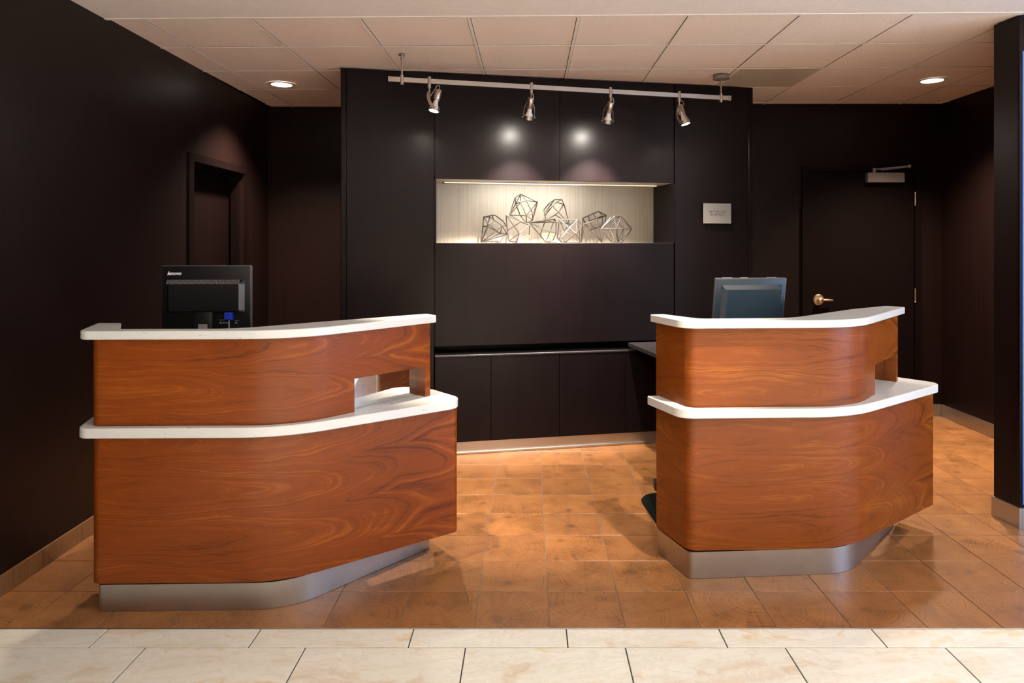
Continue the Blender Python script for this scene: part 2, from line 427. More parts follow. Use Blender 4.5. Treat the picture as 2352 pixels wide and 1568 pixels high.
# ---- floor: grout beds with every board and slab laid on them
fl = MB().box(-2.6, 7.0, 2.828, 6.6, -0.06, -0.0035).build('floor', M['grout'], None, kind='structure')
MB().box(-2.6, 7.0, -3.6, 2.828, -0.06, -0.0035).build('slab_bed', M['groutdark'], fl)
MB().box(-2.6, 7.0, -3.6, 0.858, -0.0035, 0.0).build('far_slab_field', M['marble'], fl)
def tile_mesh(name, w, h, mat, g=0.0018, t=0.012, b=0.0012):
    bm = MB().bbox(-w / 2 + g, w / 2 - g, -h / 2 + g, h / 2 - g, -t, 0.0, b, seg=1)
    me = mesh_from(name, bm.v, bm.f); me.materials.append(mat); return me
TW, TH = 0.305, 0.2998
tm = tile_mesh('wood_tile', TW, TH, M['tile'])
for j in range(12):
    y = 2.8315 + TH * (j + 0.5)
    for k in range(-9, 20):
        x = 0.079 + TW * (k + 0.5)
        if x - TW / 2 < WXL(y) - 0.30: continue
        if (x > 3.8 and y > 3.83) or x > 5.2: continue
        t, d = bpos(x, y)
        if 0.25 < t < 2.95 and d > 0.25: continue
        o = link(D.objects.new('wood_tile', tm), fl); o.location = (x, y, random.uniform(-0.0006, 0.0))
        o.rotation_euler = (0, 0, random.choice((0, PI)))
bm_b = tile_mesh('marble_tile', 0.613, 0.131, M['marble'], 0.0025)
bm_t = tile_mesh('marble_tile', 0.613, 0.613, M['marble'], 0.0025)
for k in range(-3, 13):
    o = link(D.objects.new('marble_tile', bm_b), fl); o.location = (-1.080 + 0.613 * (k + 0.5), 2.762, 0)
    for j, off in enumerate((0.0, 0.306, 0.0)):
        o = link(D.objects.new('marble_tile', bm_t), fl); o.location = (-1.473 + off + 0.613 * (k + 0.5), 2.6965 - 0.613 * (j + 0.5), 0)

MB().bbox(-2.36, 6.9, 2.8275, 2.8305, -0.003, 0.0008, 0.0004, seg=1).build('trim_1', M['steel'], None, kind='structure')

# ---- ceiling: plaster over the lobby, grid with lay-in boards over the desks
SK = -0.022
yrow = lambda j, x: 3.826 + 0.61 * j + SK * (x - 0.2)
cl = MB().rings([[(-2.7, -3.6, z), (7.1, -3.6, z), (7.1, yrow(0, 7.1), z), (-2.7, yrow(0, -2.7), z)] for z in (CEIL - 0.004, CEIL + 0.06)]).build('ceiling', M['plaster'], None, kind='structure')
MB().rings([[(-2.7, yrow(0, -2.7), z), (4.2, yrow(0, 4.2), z), (4.2, 6.7, z), (-2.7, 6.7, z)] for z in (CEIL + 0.04, CEIL + 0.06)]).build('ceiling_void', M['black'], cl)
MB().rings([[(-2.7, yrow(0, -2.7) - 0.012, z), (3.0, yrow(0, 3.0) - 0.012, z), (3.0, yrow(0, 3.0) + 0.012, z), (-2.7, yrow(0, -2.7) + 0.012, z)] for z in (CEIL - 0.008, CEIL - 0.004)]).build('edge_trim', M['grid'], cl)
COLS = [WXL(4.6, 0.02)] + [0.27 + 0.609 * k for k in range(-4, 6)] + [X_R + 0.02]
def quad_tile(x0, x1, y0, y1, g, z0, z1):
    """slightly skewed board between two column lines and two row lines"""
    c = [(x0 + g, y0 + SK * (x0 - 0.2) + g), (x1 - g, y0 + SK * (x1 - 0.2) + g), (x1 - g, y1 + SK * (x1 - 0.2) - g), (x0 + g, y1 + SK * (x0 - 0.2) - g)]
    return [[(x, y, z) for x, y in c] for z in (z0, z1)]
full = None
VENT = (COLS.index(0.27 + 0.609 * 2), 2)
for j in range(5):
    y0 = 3.826 + 0.61 * j; y1 = y0 + 0.61
    for c in range(len(COLS) - 1):
        x0, x1 = COLS[c], COLS[c + 1]
        t, d = bpos((x0 + x1) / 2, (y0 + y1) / 2)
        if 0.45 < t < 2.75 and d > 0.45: continue
        yy1 = y1 if j < 4 else 6.56
        if (c, j) == VENT: continue
        if x0 > 3.0 and j == 0: continue
        o = None
        if abs(x1 - x0 - 0.609) < 1e-3 and j < 4:
            if full is None:
                m_ = MB().rings(quad_tile(-0.3045, 0.3045, -0.305 + SK * 0.2, 0.305 + SK * 0.2, 0.0115, 0.0, 0.014))
                full = mesh_from('ceiling_tile', m_.v, m_.f); full.materials.append(M['ceil'])
            o = link(D.objects.new('ceiling_tile', full), cl)
            xc = (x0 + x1) / 2; o.location = (xc, y0 + 0.305 + SK * (xc - 0.2), CEIL + 0.0075 + random.uniform(-0.0008, 0.0012))
        else:
            MB().rings(quad_tile(x0, x1, y0, yy1, 0.0115, CEIL + 0.0075, CEIL + 0.0215)).build('ceiling_tile', M['ceil'], cl)
for c in range(1, len(COLS) - 1):
    x = COLS[c]; y0 = yrow(0, x); y1 = 6.45
    MB().box(x - 0.0085, x + 0.0085, y0, y1, CEIL + 0.003, CEIL + 0.0065).build('grid_bar', M['grid'], cl)
for j in range(1, 5):
    for c in range(len(COLS) - 1):
        x0, x1 = COLS[c] + 0.0085, COLS[c + 1] - 0.0085
        if x0 > 3.0 and j < 1: continue
        MB().rings([[(x0, yrow(j, x0) - 0.0085, z), (x1, yrow(j, x1) - 0.0085, z), (x1, yrow(j, x1) + 0.0085, z), (x0, yrow(j, x0) + 0.0085, z)] for z in (CEIL + 0.003, CEIL + 0.0065)]).build('grid_bar', M['grid'], cl)

# ---- left wall with a doorway
def wl_box(mb, y0, y1, d0, d1, z0, z1):
    c = [(WXL(y0, d0), y0), (WXL(y1, d0), y1), (WXL(y1, d1), y1), (WXL(y0, d1), y0)]
    mb.rings([[(x, y, z) for x, y in c] for z in (z0, z1)]); return mb
DY0, DY1, DZ = 4.93, 5.86, 2.125
w = MB(); wl_box(w, -3.6, DY0, 0, 0.16, 0, CEIL + 0.05); wl_box(w, DY1, 6.60, 0, 0.16, 0, CEIL + 0.05); wl_box(w, DY0, DY1, 0, 0.16, DZ, CEIL + 0.05)
w.build('wall_left', M['wall'], None, kind='structure')
d1 = wl_box(MB(), DY0 + 0.003, DY1 - 0.003, 0.125, 0.16, 0.006, DZ - 0.003).build('door_1', M['door'], None, kind='structure')
for nm, a in (('frame_post', (DY0 - 0.075, DY0, -0.013, -0.0005, 0.0, DZ + 0.055)), ('frame_post', (DY1, DY1 + 0.075, -0.013, -0.0005, 0.0, DZ + 0.055)), ('frame_head', (DY0, DY1, -0.013, -0.0005, DZ, DZ + 0.055)),
              ('stop_strip', (DY1 - 0.02, DY1 - 0.001, 0.03, 0.10, 0.006, DZ - 0.004)), ('stop_strip', (DY0 + 0.001, DY0 + 0.02, 0.03, 0.10, 0.006, DZ - 0.004)), ('stop_head', (DY0 + 0.02, DY1 - 0.02, 0.03, 0.10, DZ - 0.022, DZ - 0.002))):
    wl_box(MB(), *a).build(nm, M['door'], d1)
bl = structure('baseboard_left')
for i in range(24):
    y0 = 6.40 - 0.305 * (i + 1)
    if y0 < 2.2: break
    for a, b in ((y0 + 0.0015, y0 + 0.3035),):
        a2, b2 = a, b
        if b2 > DY0 - 0.08 and a2 < DY1 + 0.08:
            if a2 < DY0 - 0.08: b2 = DY0 - 0.08
            elif b2 > DY1 + 0.08: a2 = DY1 + 0.08
            else: continue
        if b2 - a2 < 0.02: continue
        wl_box(MB(), a2, b2, -0.012, -0.0005, 0.001, 0.090).build('skirting_tile', M['skirt'], bl)

# ---- back walls, right wall, wall end at the right, lobby shell
MB().box(-2.60, -1.45, YB_L, YB_L + 0.12, 0, CEIL + 0.05).build('wall_back_left', M['wall'], None, kind='structure')
MB().box(1.50, X_R + 0.12, YB_R, YB_R + 0.12, 0, CEIL + 0.05).build('wall_back_right', M['wall'], None, kind='structure')
MB().box(X_R, X_R + 0.12, 4.0, YB_R, 0, CEIL + 0.05).build('wall_right', M['wall'], None, kind='structure')
PXB, PXF = 2.640, 2.668
we = MB().rings([[(PXB, 4.0, z), (PXF, 3.83, z), (7.0, 3.83, z), (7.0, 4.0, z)] for z in (0, CEIL - 0.004)]).build('wall_front_right', M['wall'], None, kind='structure')
MB().box(PXF + 0.008, 3.6, 3.818, 3.8295, 0.13, 2.593).build('blue_daylight_panel', M['bluedaylight'], we)  # stands for blue daylight on the wall end, painted as a panel
MB().box(PXF - 0.012, PXF + 0.004, 3.812, 3.8295, 0.13, 2.593).build('edge_strip', M['door'], we)
bp = MB().rings([[(PXB - 0.014, 4.0, z), (PXF - 0.014, 3.812, z), (PXF + 0.001, 3.812, z), (PXB - 0.0005, 4.0, z)] for z in (0.001, 0.112)]).build('baseboard_wall_end', M['steel'], None, kind='structure')
MB().box(PXF + 0.002, 3.6, 3.812, 3.8295, 0.001, 0.112).build('front_skirting', M['steel'], bp)
MB().box(X_R - 0.013, X_R - 0.0005, 4.02, YB_R - 0.014, 0.001, 0.110).build('baseboard_right', M['steel'], None, kind='structure')
bb = structure('baseboard_back_right')
MB().box(1.70, 2.428, YB_R - 0.013, YB_R - 0.0005, 0.001, 0.110).build('skirting_strip', M['steel'], bb)
MB().box(3.498, X_R - 0.014, YB_R - 0.013, YB_R - 0.0005, 0.001, 0.110).build('skirting_strip', M['steel'], bb)
MB().box(-2.38, -1.62, YB_L - 0.012, YB_L - 0.0005, 0.001, 0.090).build('baseboard_back_left', M['skirt'], None, kind='structure')
MB().box(-2.60, 7.0, -3.72, -3.6, 0, CEIL + 0.05).build('wall_lobby_rear', M['lobbywall'], None, kind='structure')
# glass front on the lobby's right side, out of frame
wr = MB().box(6.88, 7.0, -3.6, 3.83, 2.55, CEIL + 0.05).box(6.88, 7.0, -3.6, -1.3, 0, 2.55).box(6.88, 7.0, 2.5, 3.83, 0, 2.55).build('wall_lobby_right', M['lobbywall'], None, kind='structure')
wn = structure('window_1', (6.94, 0.6, 0.0))
for y in (-1.27, 0.0, 1.25, 2.47): MB().box(6.91, 6.97, y - 0.03, y + 0.03, 0.0, 2.55).build('window_frame', M['door'], wn)
for z in (0.03, 2.52): MB().box(6.91, 6.97, -1.24, 2.44, z - 0.03, z + 0.03).build('window_rail', M['door'], wn)

# ---- door at the back right
dr = structure('door_2', (2.96, YB_R, 0))
MB().box(2.487, 3.431, YB_R - 0.012, YB_R - 0.0005, 0.008, 2.180).build('door_slab', M['door'], dr)
MB().box(2.431, 2.481, YB_R - 0.030, YB_R - 0.0005, 0, 2.236).build('frame_post', M['door'], dr)
MB().box(3.437, 3.495, YB_R - 0.030, YB_R - 0.0005, 0, 2.236).build('frame_post', M['door'], dr)
MB().box(2.481, 3.437, YB_R - 0.030, YB_R - 0.0005, 2.186, 2.236).build('frame_head', M['door'], dr)
h = MB().lathe([(0.050, 0), (0.050, 0.006), (0.043, 0.014), (0.020, 0.017), (0.018, 0.040), (0.022, 0.044), (0.022, 0.062), (0.012, 0.068)], (2.580, YB_R - 0.012, 1.043), (0, -1, 0), 24)
h.tube([(2.580, YB_R - 0.064, 1.043), (2.625, YB_R - 0.066, 1.046), (2.665, YB_R - 0.062, 1.043), (2.690, YB_R - 0.052, 1.040)], 0.0105, 8)
h.build('door_handle', M['brass'], dr, 40)
for z in (1.95, 1.09):
    MB().lathe([(0.007, -0.055), (0.007, 0.055)], (3.435, YB_R - 0.034, z), (0, 0, 1), 10).build('hinge', M['brass'], dr, 40)
    MB().lathe([(0.009, 0), (0.004, 0.008)], (3.435, YB_R - 0.034, z - 0.066), (0, 0, 1), 8).build('hinge_tip', M['brass'], dr, 40)
cz = MB().bbox(2.998, 3.326, YB_R - 0.068, YB_R - 0.0125, 2.088, 2.176, 0.006).build('door_closer', M['closer'], dr)
MB().tube([(3.07, YB_R - 0.045, 2.205), (3.335, YB_R - 0.13, 2.225)], 0.007, 8).build('closer_arm', M['closer'], cz)
MB().tube([(3.335, YB_R - 0.13, 2.222), (3.13, YB_R - 0.034, 2.199)], 0.006, 8).build('closer_arm', M['closer'], cz)
MB().lathe([(0.012, -0.012), (0.012, 0.014)], (3.335, YB_R - 0.13, 2.223), (0, 0, 1), 12).build('closer_joint', M['closer'], cz)
MB().lathe([(0.014, 2.176), (0.014, 2.214), (0.008, 2.218)], (3.065, YB_R - 0.045, 0), (0, 0, 1), 12).build('closer_joint', M['closer'], cz)

# ================================================================ FEATURE WALL (rotated block)
fw = structure('wall_center', (-1.34, 4.98, 0), math.radians(11.504))
NT0, NT1, NZ0, NZ1, ND = 0.674, 2.514, 1.550, 2.018, 0.43
L = 3.184
core = MB()
core.box(0.006, 0.655, 0.0205, 0.46, 0.0, CEIL).box(2.523, L - 0.006, 0.0205, 0.46, 0.0, CEIL)
core.box(0.655, 2.523, 0.0205, 0.46, NZ1 + 0.013, CEIL).box(0.655, 2.523, 0.0205, 0.46, 0.800, NZ0 - 0.013)
core.box(0.006, 0.10, 0.46, 1.47, 0, CEIL).box(L - 0.10, L - 0.006, 0.46, 0.685, 0, CEIL)
core.box(0.655, 2.523, 0.26, 0.46, 0.0, 0.80)
core.build('core', M['panel'], fw, matrix=BLOCK)
def panel(name, t0, t1, z0, z1, mat=M['panel'], d0=0.0, d1=0.020, b=0.0015):
    return MB().bbox(t0, t1, d0, d1, z0, z1, b, seg=1).build(name, mat, fw, matrix=BLOCK)
panel('side_panel', 0.040, 0.655, 0.001, CEIL - 0.001); panel('side_panel', 2.523, L - 0.040, 0.001, CEIL - 0.001)
panel('corner_trim', 0.0, 0.037, 0.001, CEIL - 0.001, d0=-0.004, b=0.004); panel('corner_trim', L - 0.037, L, 0.001, CEIL - 0.001, d0=-0.004, b=0.004)
panel('upper_panel', 0.664, 1.5985, NZ1 + 0.0005, CEIL - 0.001, d0=0.003); panel('upper_panel', 1.5995, 2.514, NZ1 + 0.0005, CEIL - 0.001, d0=0.003)
panel('lower_panel', 0.664, 2.514, 0.797, NZ0 - 0.0005, d0=0.003)
MB().box(NT0 - 0.014, NT1 + 0.002, ND, ND + 0.012, NZ0 - 0.012, NZ1 + 0.012).build('niche_back', M['nichewood'], fw, matrix=BLOCK)
MB().box(NT0, NT1, 0.021, ND, NZ0 - 0.012, NZ0).build('niche_floor', M['nichewood'], fw, matrix=BLOCK)
MB().box(NT0, NT1, 0.021, ND, NZ1, NZ1 + 0.012).build('niche_top', M['nichewood'], fw, matrix=BLOCK)
MB().box(NT0 - 0.016, NT0, 0.004, ND, NZ0, NZ1).build('niche_side', M['panel'], fw, matrix=BLOCK)
MB().box(NT1, NT1 + 0.008, 0.004, ND, NZ0, NZ1).build('niche_side', M['panel'], fw, matrix=BLOCK)

# base cabinets under the recess
cb = thing('base_cabinet', 'long low blackish-brown cabinet with flat doors built under the lit niche', 'cabinet', (-1.34, 4.98, 0), math.radians(11.504))
MB().box(0.664, 2.514, 0.021, 0.255, 0.091, 0.716).build('carcass', M['panel'], cb, matrix=BLOCK)
for a, b in ((0.664, 1.0735), (1.0765, 1.5935), (1.5965, 2.1185), (2.1215, 2.514)):
    MB().bbox(a, b, 0.0, 0.020, 0.0925, 0.716, 0.0015, seg=1).build('door', M['panel'], cb, matrix=BLOCK)
MB().bbox(0.664, 2.514, -0.004, 0.255, 0.7165, 0.730, 0.002, seg=1).build('cabinet_top', M['top'], cb, matrix=BLOCK)
MB().box(0.664, 2.514, 0.012, 0.020, 0.001, 0.090).build('toe_kick', M['steel'], cb, matrix=BLOCK)
MB().bbox(0.664, 2.514, -0.002, 0.0115, 0.001, 0.019, 0.004).build('shoe_strip', M['steel'], cb, matrix=BLOCK)

# dark return worktop that runs from the feature wall towards the right desk
rt = thing('return_worktop', 'dark laminate worktop jutting from the black cabinets behind the right desk', 'worktop', tuple(blk(2.40, -0.35, 0)), math.radians(11.504))
MB().bbox(2.135, 2.62, -1.30, -0.006, 0.757, 0.787, 0.003, BLOCK).build('top', M['top'], rt)
MB().box(2.58, 2.61, -1.28, -0.02, 0.0, 0.7565, BLOCK).build('end_panel', M['panel'], rt)

# niche lamp
ns = thing('niche_light', 'thin warm strip lamp under the top of the lit niche', 'light', tuple(blk(1.57, 0.24, 2.0)), math.radians(11.504))
MB().box(0.74, 2.46, 0.205, 0.275, 2.0045, 2.0175).build('housing', M['closer'], ns, matrix=BLOCK)
MB().box(0.75, 2.45, 0.2035, 0.2048, 2.006, 2.013).build('diffuser', M['strip'], ns, matrix=BLOCK)

# outlet on the back of the niche
ou = thing('wall_outlet', 'cream horizontal power outlet on the back of the niche behind the wire ornaments', 'outlet', tuple(blk(1.616, ND, 1.597)), math.radians(11.504))
MB().bbox(1.555, 1.677, ND - 0.006, ND - 0.0005, 1.558, 1.635, 0.002, BLOCK).build('plate', M['cream'], ou)
for c in (1.592, 1.640):
    rc = MB().lathe([(0.017, 0), (0.017, 0.003)], blk(c, ND - 0.006, 1.597), BLOCK.to_3x3() @ Vector((0, -1, 0)), 16).build('receptacle', M['cream'], ou)
    s_ = MB()
    for dz in (-0.007, 0.007): s_.box(c - 0.004, c + 0.004, ND - 0.0100, ND - 0.0088, 1.597 + dz - 0.0012, 1.597 + dz + 0.0012, BLOCK)
    s_.box(c + 0.008, c + 0.012, ND - 0.0100, ND - 0.0088, 1.595, 1.599, BLOCK)
    s_.build('slots', M['black'], rc)

# ---- wire ornaments: welded rods, one thing each
ORN = [
( [(1.062, 0.314, 1.753), (1.137, 0.356, 1.769), (1.163, 0.37, 1.769), (1.227, 0.37, 1.723), (1.245, 0.342, 1.686), (1.206, 0.286, 1.684), (1.105, 0.272, 1.754), (1.064, 0.37, 1.681), (1.093, 0.244, 1.691), (1.045, 0.314, 1.557), (1.249, 0.314, 1.619), (1.203, 0.37, 1.627), (1.09, 0.314, 1.681), (1.141, 0.279, 1.721)] , '0-1,1-2,2-3,3-4,4-5,5-6,6-0,1-13,0-8,8-13,8-11,0-7,7-9,7-12,8-9,6-12,12-9,12-11,5-10,5-11,5-9,9-11,9-10,11-10' ),
( [(1.21, 0.134, 1.762), (1.388, 0.106, 1.688), (1.297, 0.05, 1.622), (1.225, 0.092, 1.566), (1.227, 0.176, 1.645), (1.322, 0.134, 1.711), (1.397, 0.162, 1.621), (1.29, 0.12, 1.556)] , '0-1,0-2,0-4,4-3,2-3,2-1,1-6,6-7,7-3,2-7,4-5,5-1' ),
( [(1.289, 0.198, 1.902), (1.342, 0.226, 1.931), (1.465, 0.184, 1.869), (1.416, 0.128, 1.776), (1.427, 0.184, 1.727), (1.358, 0.086, 1.76), (1.247, 0.184, 1.766), (1.318, 0.114, 1.859), (1.301, 0.226, 1.857), (1.369, 0.142, 1.701), (1.339, 0.226, 1.762), (1.366, 0.128, 1.876)] , '0-1,1-2,2-3,2-4,3-4,0-6,0-7,7-8,0-8,8-10,6-7,7-5,1-11,11-3,11-2,11-7,1-8,6-5,5-2,5-4,5-3,5-9,10-5,10-9,9-4,8-6,1-7,6-9' ),
( [(1.424, 0.296, 1.71), (1.559, 0.324, 1.728), (1.642, 0.352, 1.741), (1.654, 0.352, 1.719), (1.637, 0.282, 1.629), (1.621, 0.31, 1.573), (1.557, 0.296, 1.556), (1.577, 0.24, 1.638), (1.526, 0.366, 1.616)] , '0-1,1-2,0-7,7-4,0-6,6-5,5-4,7-6,1-8,8-6,2-7,0-3,2-3,3-4' ),
( [(1.528, 0.234, 1.811), (1.576, 0.262, 1.862), (1.628, 0.29, 1.895), (1.681, 0.262, 1.894), (1.678, 0.192, 1.855), (1.732, 0.22, 1.698), (1.52, 0.178, 1.782), (1.527, 0.192, 1.763), (1.542, 0.234, 1.728), (1.609, 0.164, 1.866), (1.577, 0.15, 1.837), (1.63, 0.276, 1.774), (1.628, 0.164, 1.788)] , '0-1,1-2,2-3,3-4,4-5,0-6,6-7,7-8,1-10,10-9,9-4,9-3,10-6,10-7,10-12,12-5,12-4,11-8,11-5,11-12,8-5,2-6,0-8' ),
( [(1.619, 0.11, 1.729), (1.769, 0.124, 1.732), (1.804, 0.11, 1.693), (1.786, 0.096, 1.556), (1.735, 0.04, 1.623), (1.607, 0.11, 1.589), (1.634, 0.082, 1.556), (1.676, 0.124, 1.556), (1.674, 0.166, 1.647), (1.62, 0.054, 1.592), (1.711, 0.152, 1.688)] , '0-1,1-2,0-4,4-2,1-4,1-3,4-3,0-5,0-9,5-9,5-6,9-7,9-1,8-5,0-8,8-10,10-1,8-3,4-7,6-7,7-3' ),
( [(1.88, 0.366, 1.752), (2.009, 0.352, 1.807), (2.057, 0.296, 1.774), (1.963, 0.24, 1.738), (1.863, 0.254, 1.7), (1.912, 0.282, 1.724), (2.035, 0.324, 1.769), (1.932, 0.366, 1.766), (2.019, 0.296, 1.556), (1.965, 0.352, 1.787), (1.862, 0.338, 1.556), (1.938, 0.366, 1.655), (2.041, 0.352, 1.688)] , '0-1,1-2,2-3,3-4,4-0,7-5,5-8,9-3,3-8,5-6,6-1,2-8,4-8,4-10,0-10,11-12,12-6,4-5,0-11,11-8' ),
( [(1.955, 0.106, 1.662), (2.216, 0.134, 1.663), (2.05, 0.148, 1.753), (2.055, 0.078, 1.758), (2.116, 0.092, 1.76), (2.114, 0.162, 1.756), (2.051, 0.176, 1.662), (2.063, 0.05, 1.662), (2.126, 0.078, 1.662), (2.054, 0.148, 1.556), (2.063, 0.078, 1.556), (2.127, 0.106, 1.556), (2.111, 0.162, 1.556)] , '0-2,0-3,2-3,3-4,4-5,5-2,4-1,5-1,3-7,3-8,4-7,4-8,2-6,5-6,0-7,7-8,8-1,0-6,0-9,0-10,9-10,10-11,11-12,12-9,11-1,12-1,10-7,11-8,9-6,12-8,12-7,10-6' ),
]
OLAB = ['wire polyhedron ornament at the left end of the niche, sloping flat top',
        'wire polyhedron ornament second from the left, its point carrying the tallest one',
        'dark wire polyhedron perched highest, top left of the ornament pile',
        'pointed wire polyhedron lying in front of the cream outlet',
        'dark wire polyhedron perched on top right of the ornament pile',
        'pale wire polyhedron with crossed rods standing right of the outlet',
        'tall wire polyhedron narrowing to a point, second from the right end',
        'double pyramid wire ornament at the right end of the row']
for (V, E), lab in zip(ORN, OLAB):
    cx_ = sum(p[0] for p in V) / len(V); z0 = min(p[2] for p in V)
    t = thing('wire_ornament', lab, 'ornament', tuple(blk(cx_, 0.18, z0)), math.radians(11.504), 'wire polyhedron ornaments in the niche')
    b = MB()
    for e in E.split(','):
        i, j = map(int, e.split('-')); b.tube([Vector(V[i]), Vector(V[j])], 0.0043, 4, PI / 4)
    for p in V: b.lathe([(0.0, -0.0045), (0.0045, 0.0), (0.0, 0.0045)], p, (0, 0, 1), 6, cap=False)
    b.build('rod_frame', M['rod'], t, matrix=BLOCK)

# ---- sign
sg = thing('wall_sign', 'silver plate reading PET POLICY IN EFFECT on the black panel by the back door', 'sign', tuple(blk(2.866, 0, 1.78)), math.radians(11.504))
MB().bbox(2.748, 2.984, -0.026, -0.020, 1.703, 1.861, 0.0015, BLOCK).build('plate', M['sign'], sg)
MB().box(2.765, 2.967, -0.0195, -0.0005, 1.722, 1.842, BLOCK).build('standoff_block', M['black'], sg)
FACE = lambda t, d, z: BLOCK @ Matrix.Translation((t, d, z)) @ Matrix.Rotation(PI / 2, 4, 'X')
def inv_rot(o): return Matrix.LocRotScale(o.location, o.rotation_euler, o.scale).inverted()
lettering('lettering', 'PET POLICY\nIN EFFECT', 0.0245, inv_rot(sg) @ FACE(2.868, -0.0264, 1.7835), M['print'], sg, spacing=1.12, line=0.95)

# ================================================================ RECEPTION DESKS
def build_desk(P, label, vlow, vup):
    t = thing('reception_desk', label, 'desk', P['base'], 0, 'curved walnut reception desks')
    ZL, ZU = P['zl'], P['zu']
    low = fillet(P['lower'], seg=14)
    strip_panel('lower_front', low, 0.045, [0.128, ZL - 0.0425], vlow, t)
    kick = fillet(P['kick'], seg=14)
    strip_panel('kick_plate', kick, 0.02, [0.001, P.get('zk', 0.121)], M['steel'], t)
    up = fillet(P['upper'], seg=14); s = plen(up); T = s[-1]
    h0, h1 = T - 0.451, T - 0.033
    strip_panel('upper_front', up, 0.06, [ZL + 0.0006, ZL + 0.150, ZU - 0.0365], vup, t, hole=(h0, h1, 0))
    # mirror set at the back of the opening
    e = Vector(up[-1]) - Vector(up[-2]); e.normalize(); nrm = Vector((e.y, -e.x)); end = Vector(up[-1])
    q0 = end - e * 0.50 - nrm * 0.0605; q1 = end - nrm * 0.0605
    MB().rings([[(p.x, p.y, z) for p in (q0, q1, q1 - nrm * 0.006, q0 - nrm * 0.006)] for z in (ZL + 0.0008, ZL + 0.19)]).build('mirror', M['mirror'], t)
    a0 = q0 - nrm * 0.0065; a1 = q1 - nrm * 0.0065
    MB().rings([[(p.x, p.y, z) for p in (a0, a1, a1 - nrm * 0.018, a0 - nrm * 0.018)] for z in (ZL + 0.0008, ZU - 0.037)]).build('back_board', vup, t)
    # white tops
    MB().prism(fillet(P['slab'], True, 10), ZL - 0.042, ZL, 0.003).build('lower_counter', M['quartz'], t, 25)
    MB().prism(fillet(P['top'], True, 10), ZU - 0.036, ZU, 0.003).build('upper_counter', M['quartz'], t, 25)
    # staff side
    MB().prism(P['work'], 0.695, 0.735, 0.002).build('staff_worktop', M['top'], t)
    for (x0, x1, y0, y1) in P['legs']:
        MB().box(x0, x1, y0, y1, 0.0, 0.6945).build('leg_panel', M['panel'], t)
    return t

LEFT = dict(base=(-1.15, 3.2, 0), zl=0.785, zu=1.187, zk=0.113,
    lower=[(-1.93, 3.22), (-1.828, 2.936, 0.045), (-1.037, 2.95, 0.52), (-0.349, 3.476, 0.032), (-0.349 - 0.609 * 0.17, 3.476 + 0.793 * 0.17)],
    kick=[(-1.90, 3.20), (-1.815, 2.956, 0.022), (-1.02, 2.977, 0.32), (-0.512, 3.576), (-0.60, 3.64)],
    upper=[(-1.93, 3.22), (-1.828, 2.934, 0.045), (-0.995, 2.953, 0.42), (-0.500, 3.527)],
    slab=[(-1.965, 3.22), (-1.868, 2.898, 0.055), (-1.028, 2.912, 0.56), (-0.318, 3.452, 0.085), (-0.523, 3.70, 0.05), (-0.62, 3.655), (-1.09, 3.085), (-1.76, 3.07), (-1.84, 3.22)],
    top=[(-1.965, 3.20), (-1.862, 2.897, 0.055), (-0.985, 2.917, 0.45), (-0.468, 3.535, 0.012), (-0.530, 3.62, 0.02), (-0.98, 3.235), (-1.25, 2.985, 0.3), (-1.735, 2.978, 0.01), (-1.86, 3.20)],
    work=[(-1.76, 3.005), (-1.09, 3.02), (-0.66, 3.56), (-0.95, 3.95), (-1.75, 3.95), (-1.98, 3.45)],
    legs=[(-1.84, -1.81, 3.30, 3.72), (-1.0, -0.97, 3.45, 3.85)])
RIGHT = dict(base=(1.35, 3.5, 0), zl=0.789, zu=1.195, zk=0.122,
    lower=[(0.635, 3.53), (0.733, 3.250, 0.055), (1.48, 3.280, 0.55), (2.202, 3.832, 0.012), (2.202 - 0.609 * 0.17, 3.832 + 0.793 * 0.17)],
    kick=[(0.640, 3.515), (0.735, 3.246, 0.03), (1.50, 3.300, 0.28), (2.00, 3.86), (1.90, 3.93)],
    upper=[(0.634, 3.53), (0.733, 3.248, 0.055), (1.515, 3.278, 0.42), (2.030, 3.880)],
    slab=[(0.583, 3.505, 0.008), (0.690, 3.208, 0.085), (1.487, 3.240, 0.58), (2.240, 3.812, 0.07), (2.06, 4.03, 0.08), (1.90, 3.99), (1.43, 3.42), (0.80, 3.39), (0.76, 3.53, 0.01)],
    top=[(0.598, 3.505, 0.008), (0.700, 3.208, 0.085), (1.515, 3.241, 0.45), (2.082, 3.900, 0.012), (2.02, 3.985, 0.03), (1.735, 3.785, 0.2), (1.235, 3.335, 0.3), (0.80, 3.305, 0.06), (0.668, 3.52, 0.008)],
    work=[(0.80, 3.33), (1.40, 3.35), (1.86, 3.88), (1.60, 4.10), (0.80, 4.10), (0.745, 3.60)],
    legs=[(0.77, 0.80, 3.58, 4.05), (1.45, 1.48, 3.58, 4.05)])
dl = build_desk(LEFT, 'curved walnut reception desk with white counters nearest the left wall, lenovo monitor behind it', M['veneerL'], M['veneerL'])
dk = build_desk(RIGHT, 'curved walnut reception desk with white counters in front of the door with a brass handle', M['veneerR'], M['veneerRU'])
MB().bbox(0.694, 0.769, 3.90, 3.96, 0.175, 0.225, 0.004).build('cable_box', M['plastic'], dk)

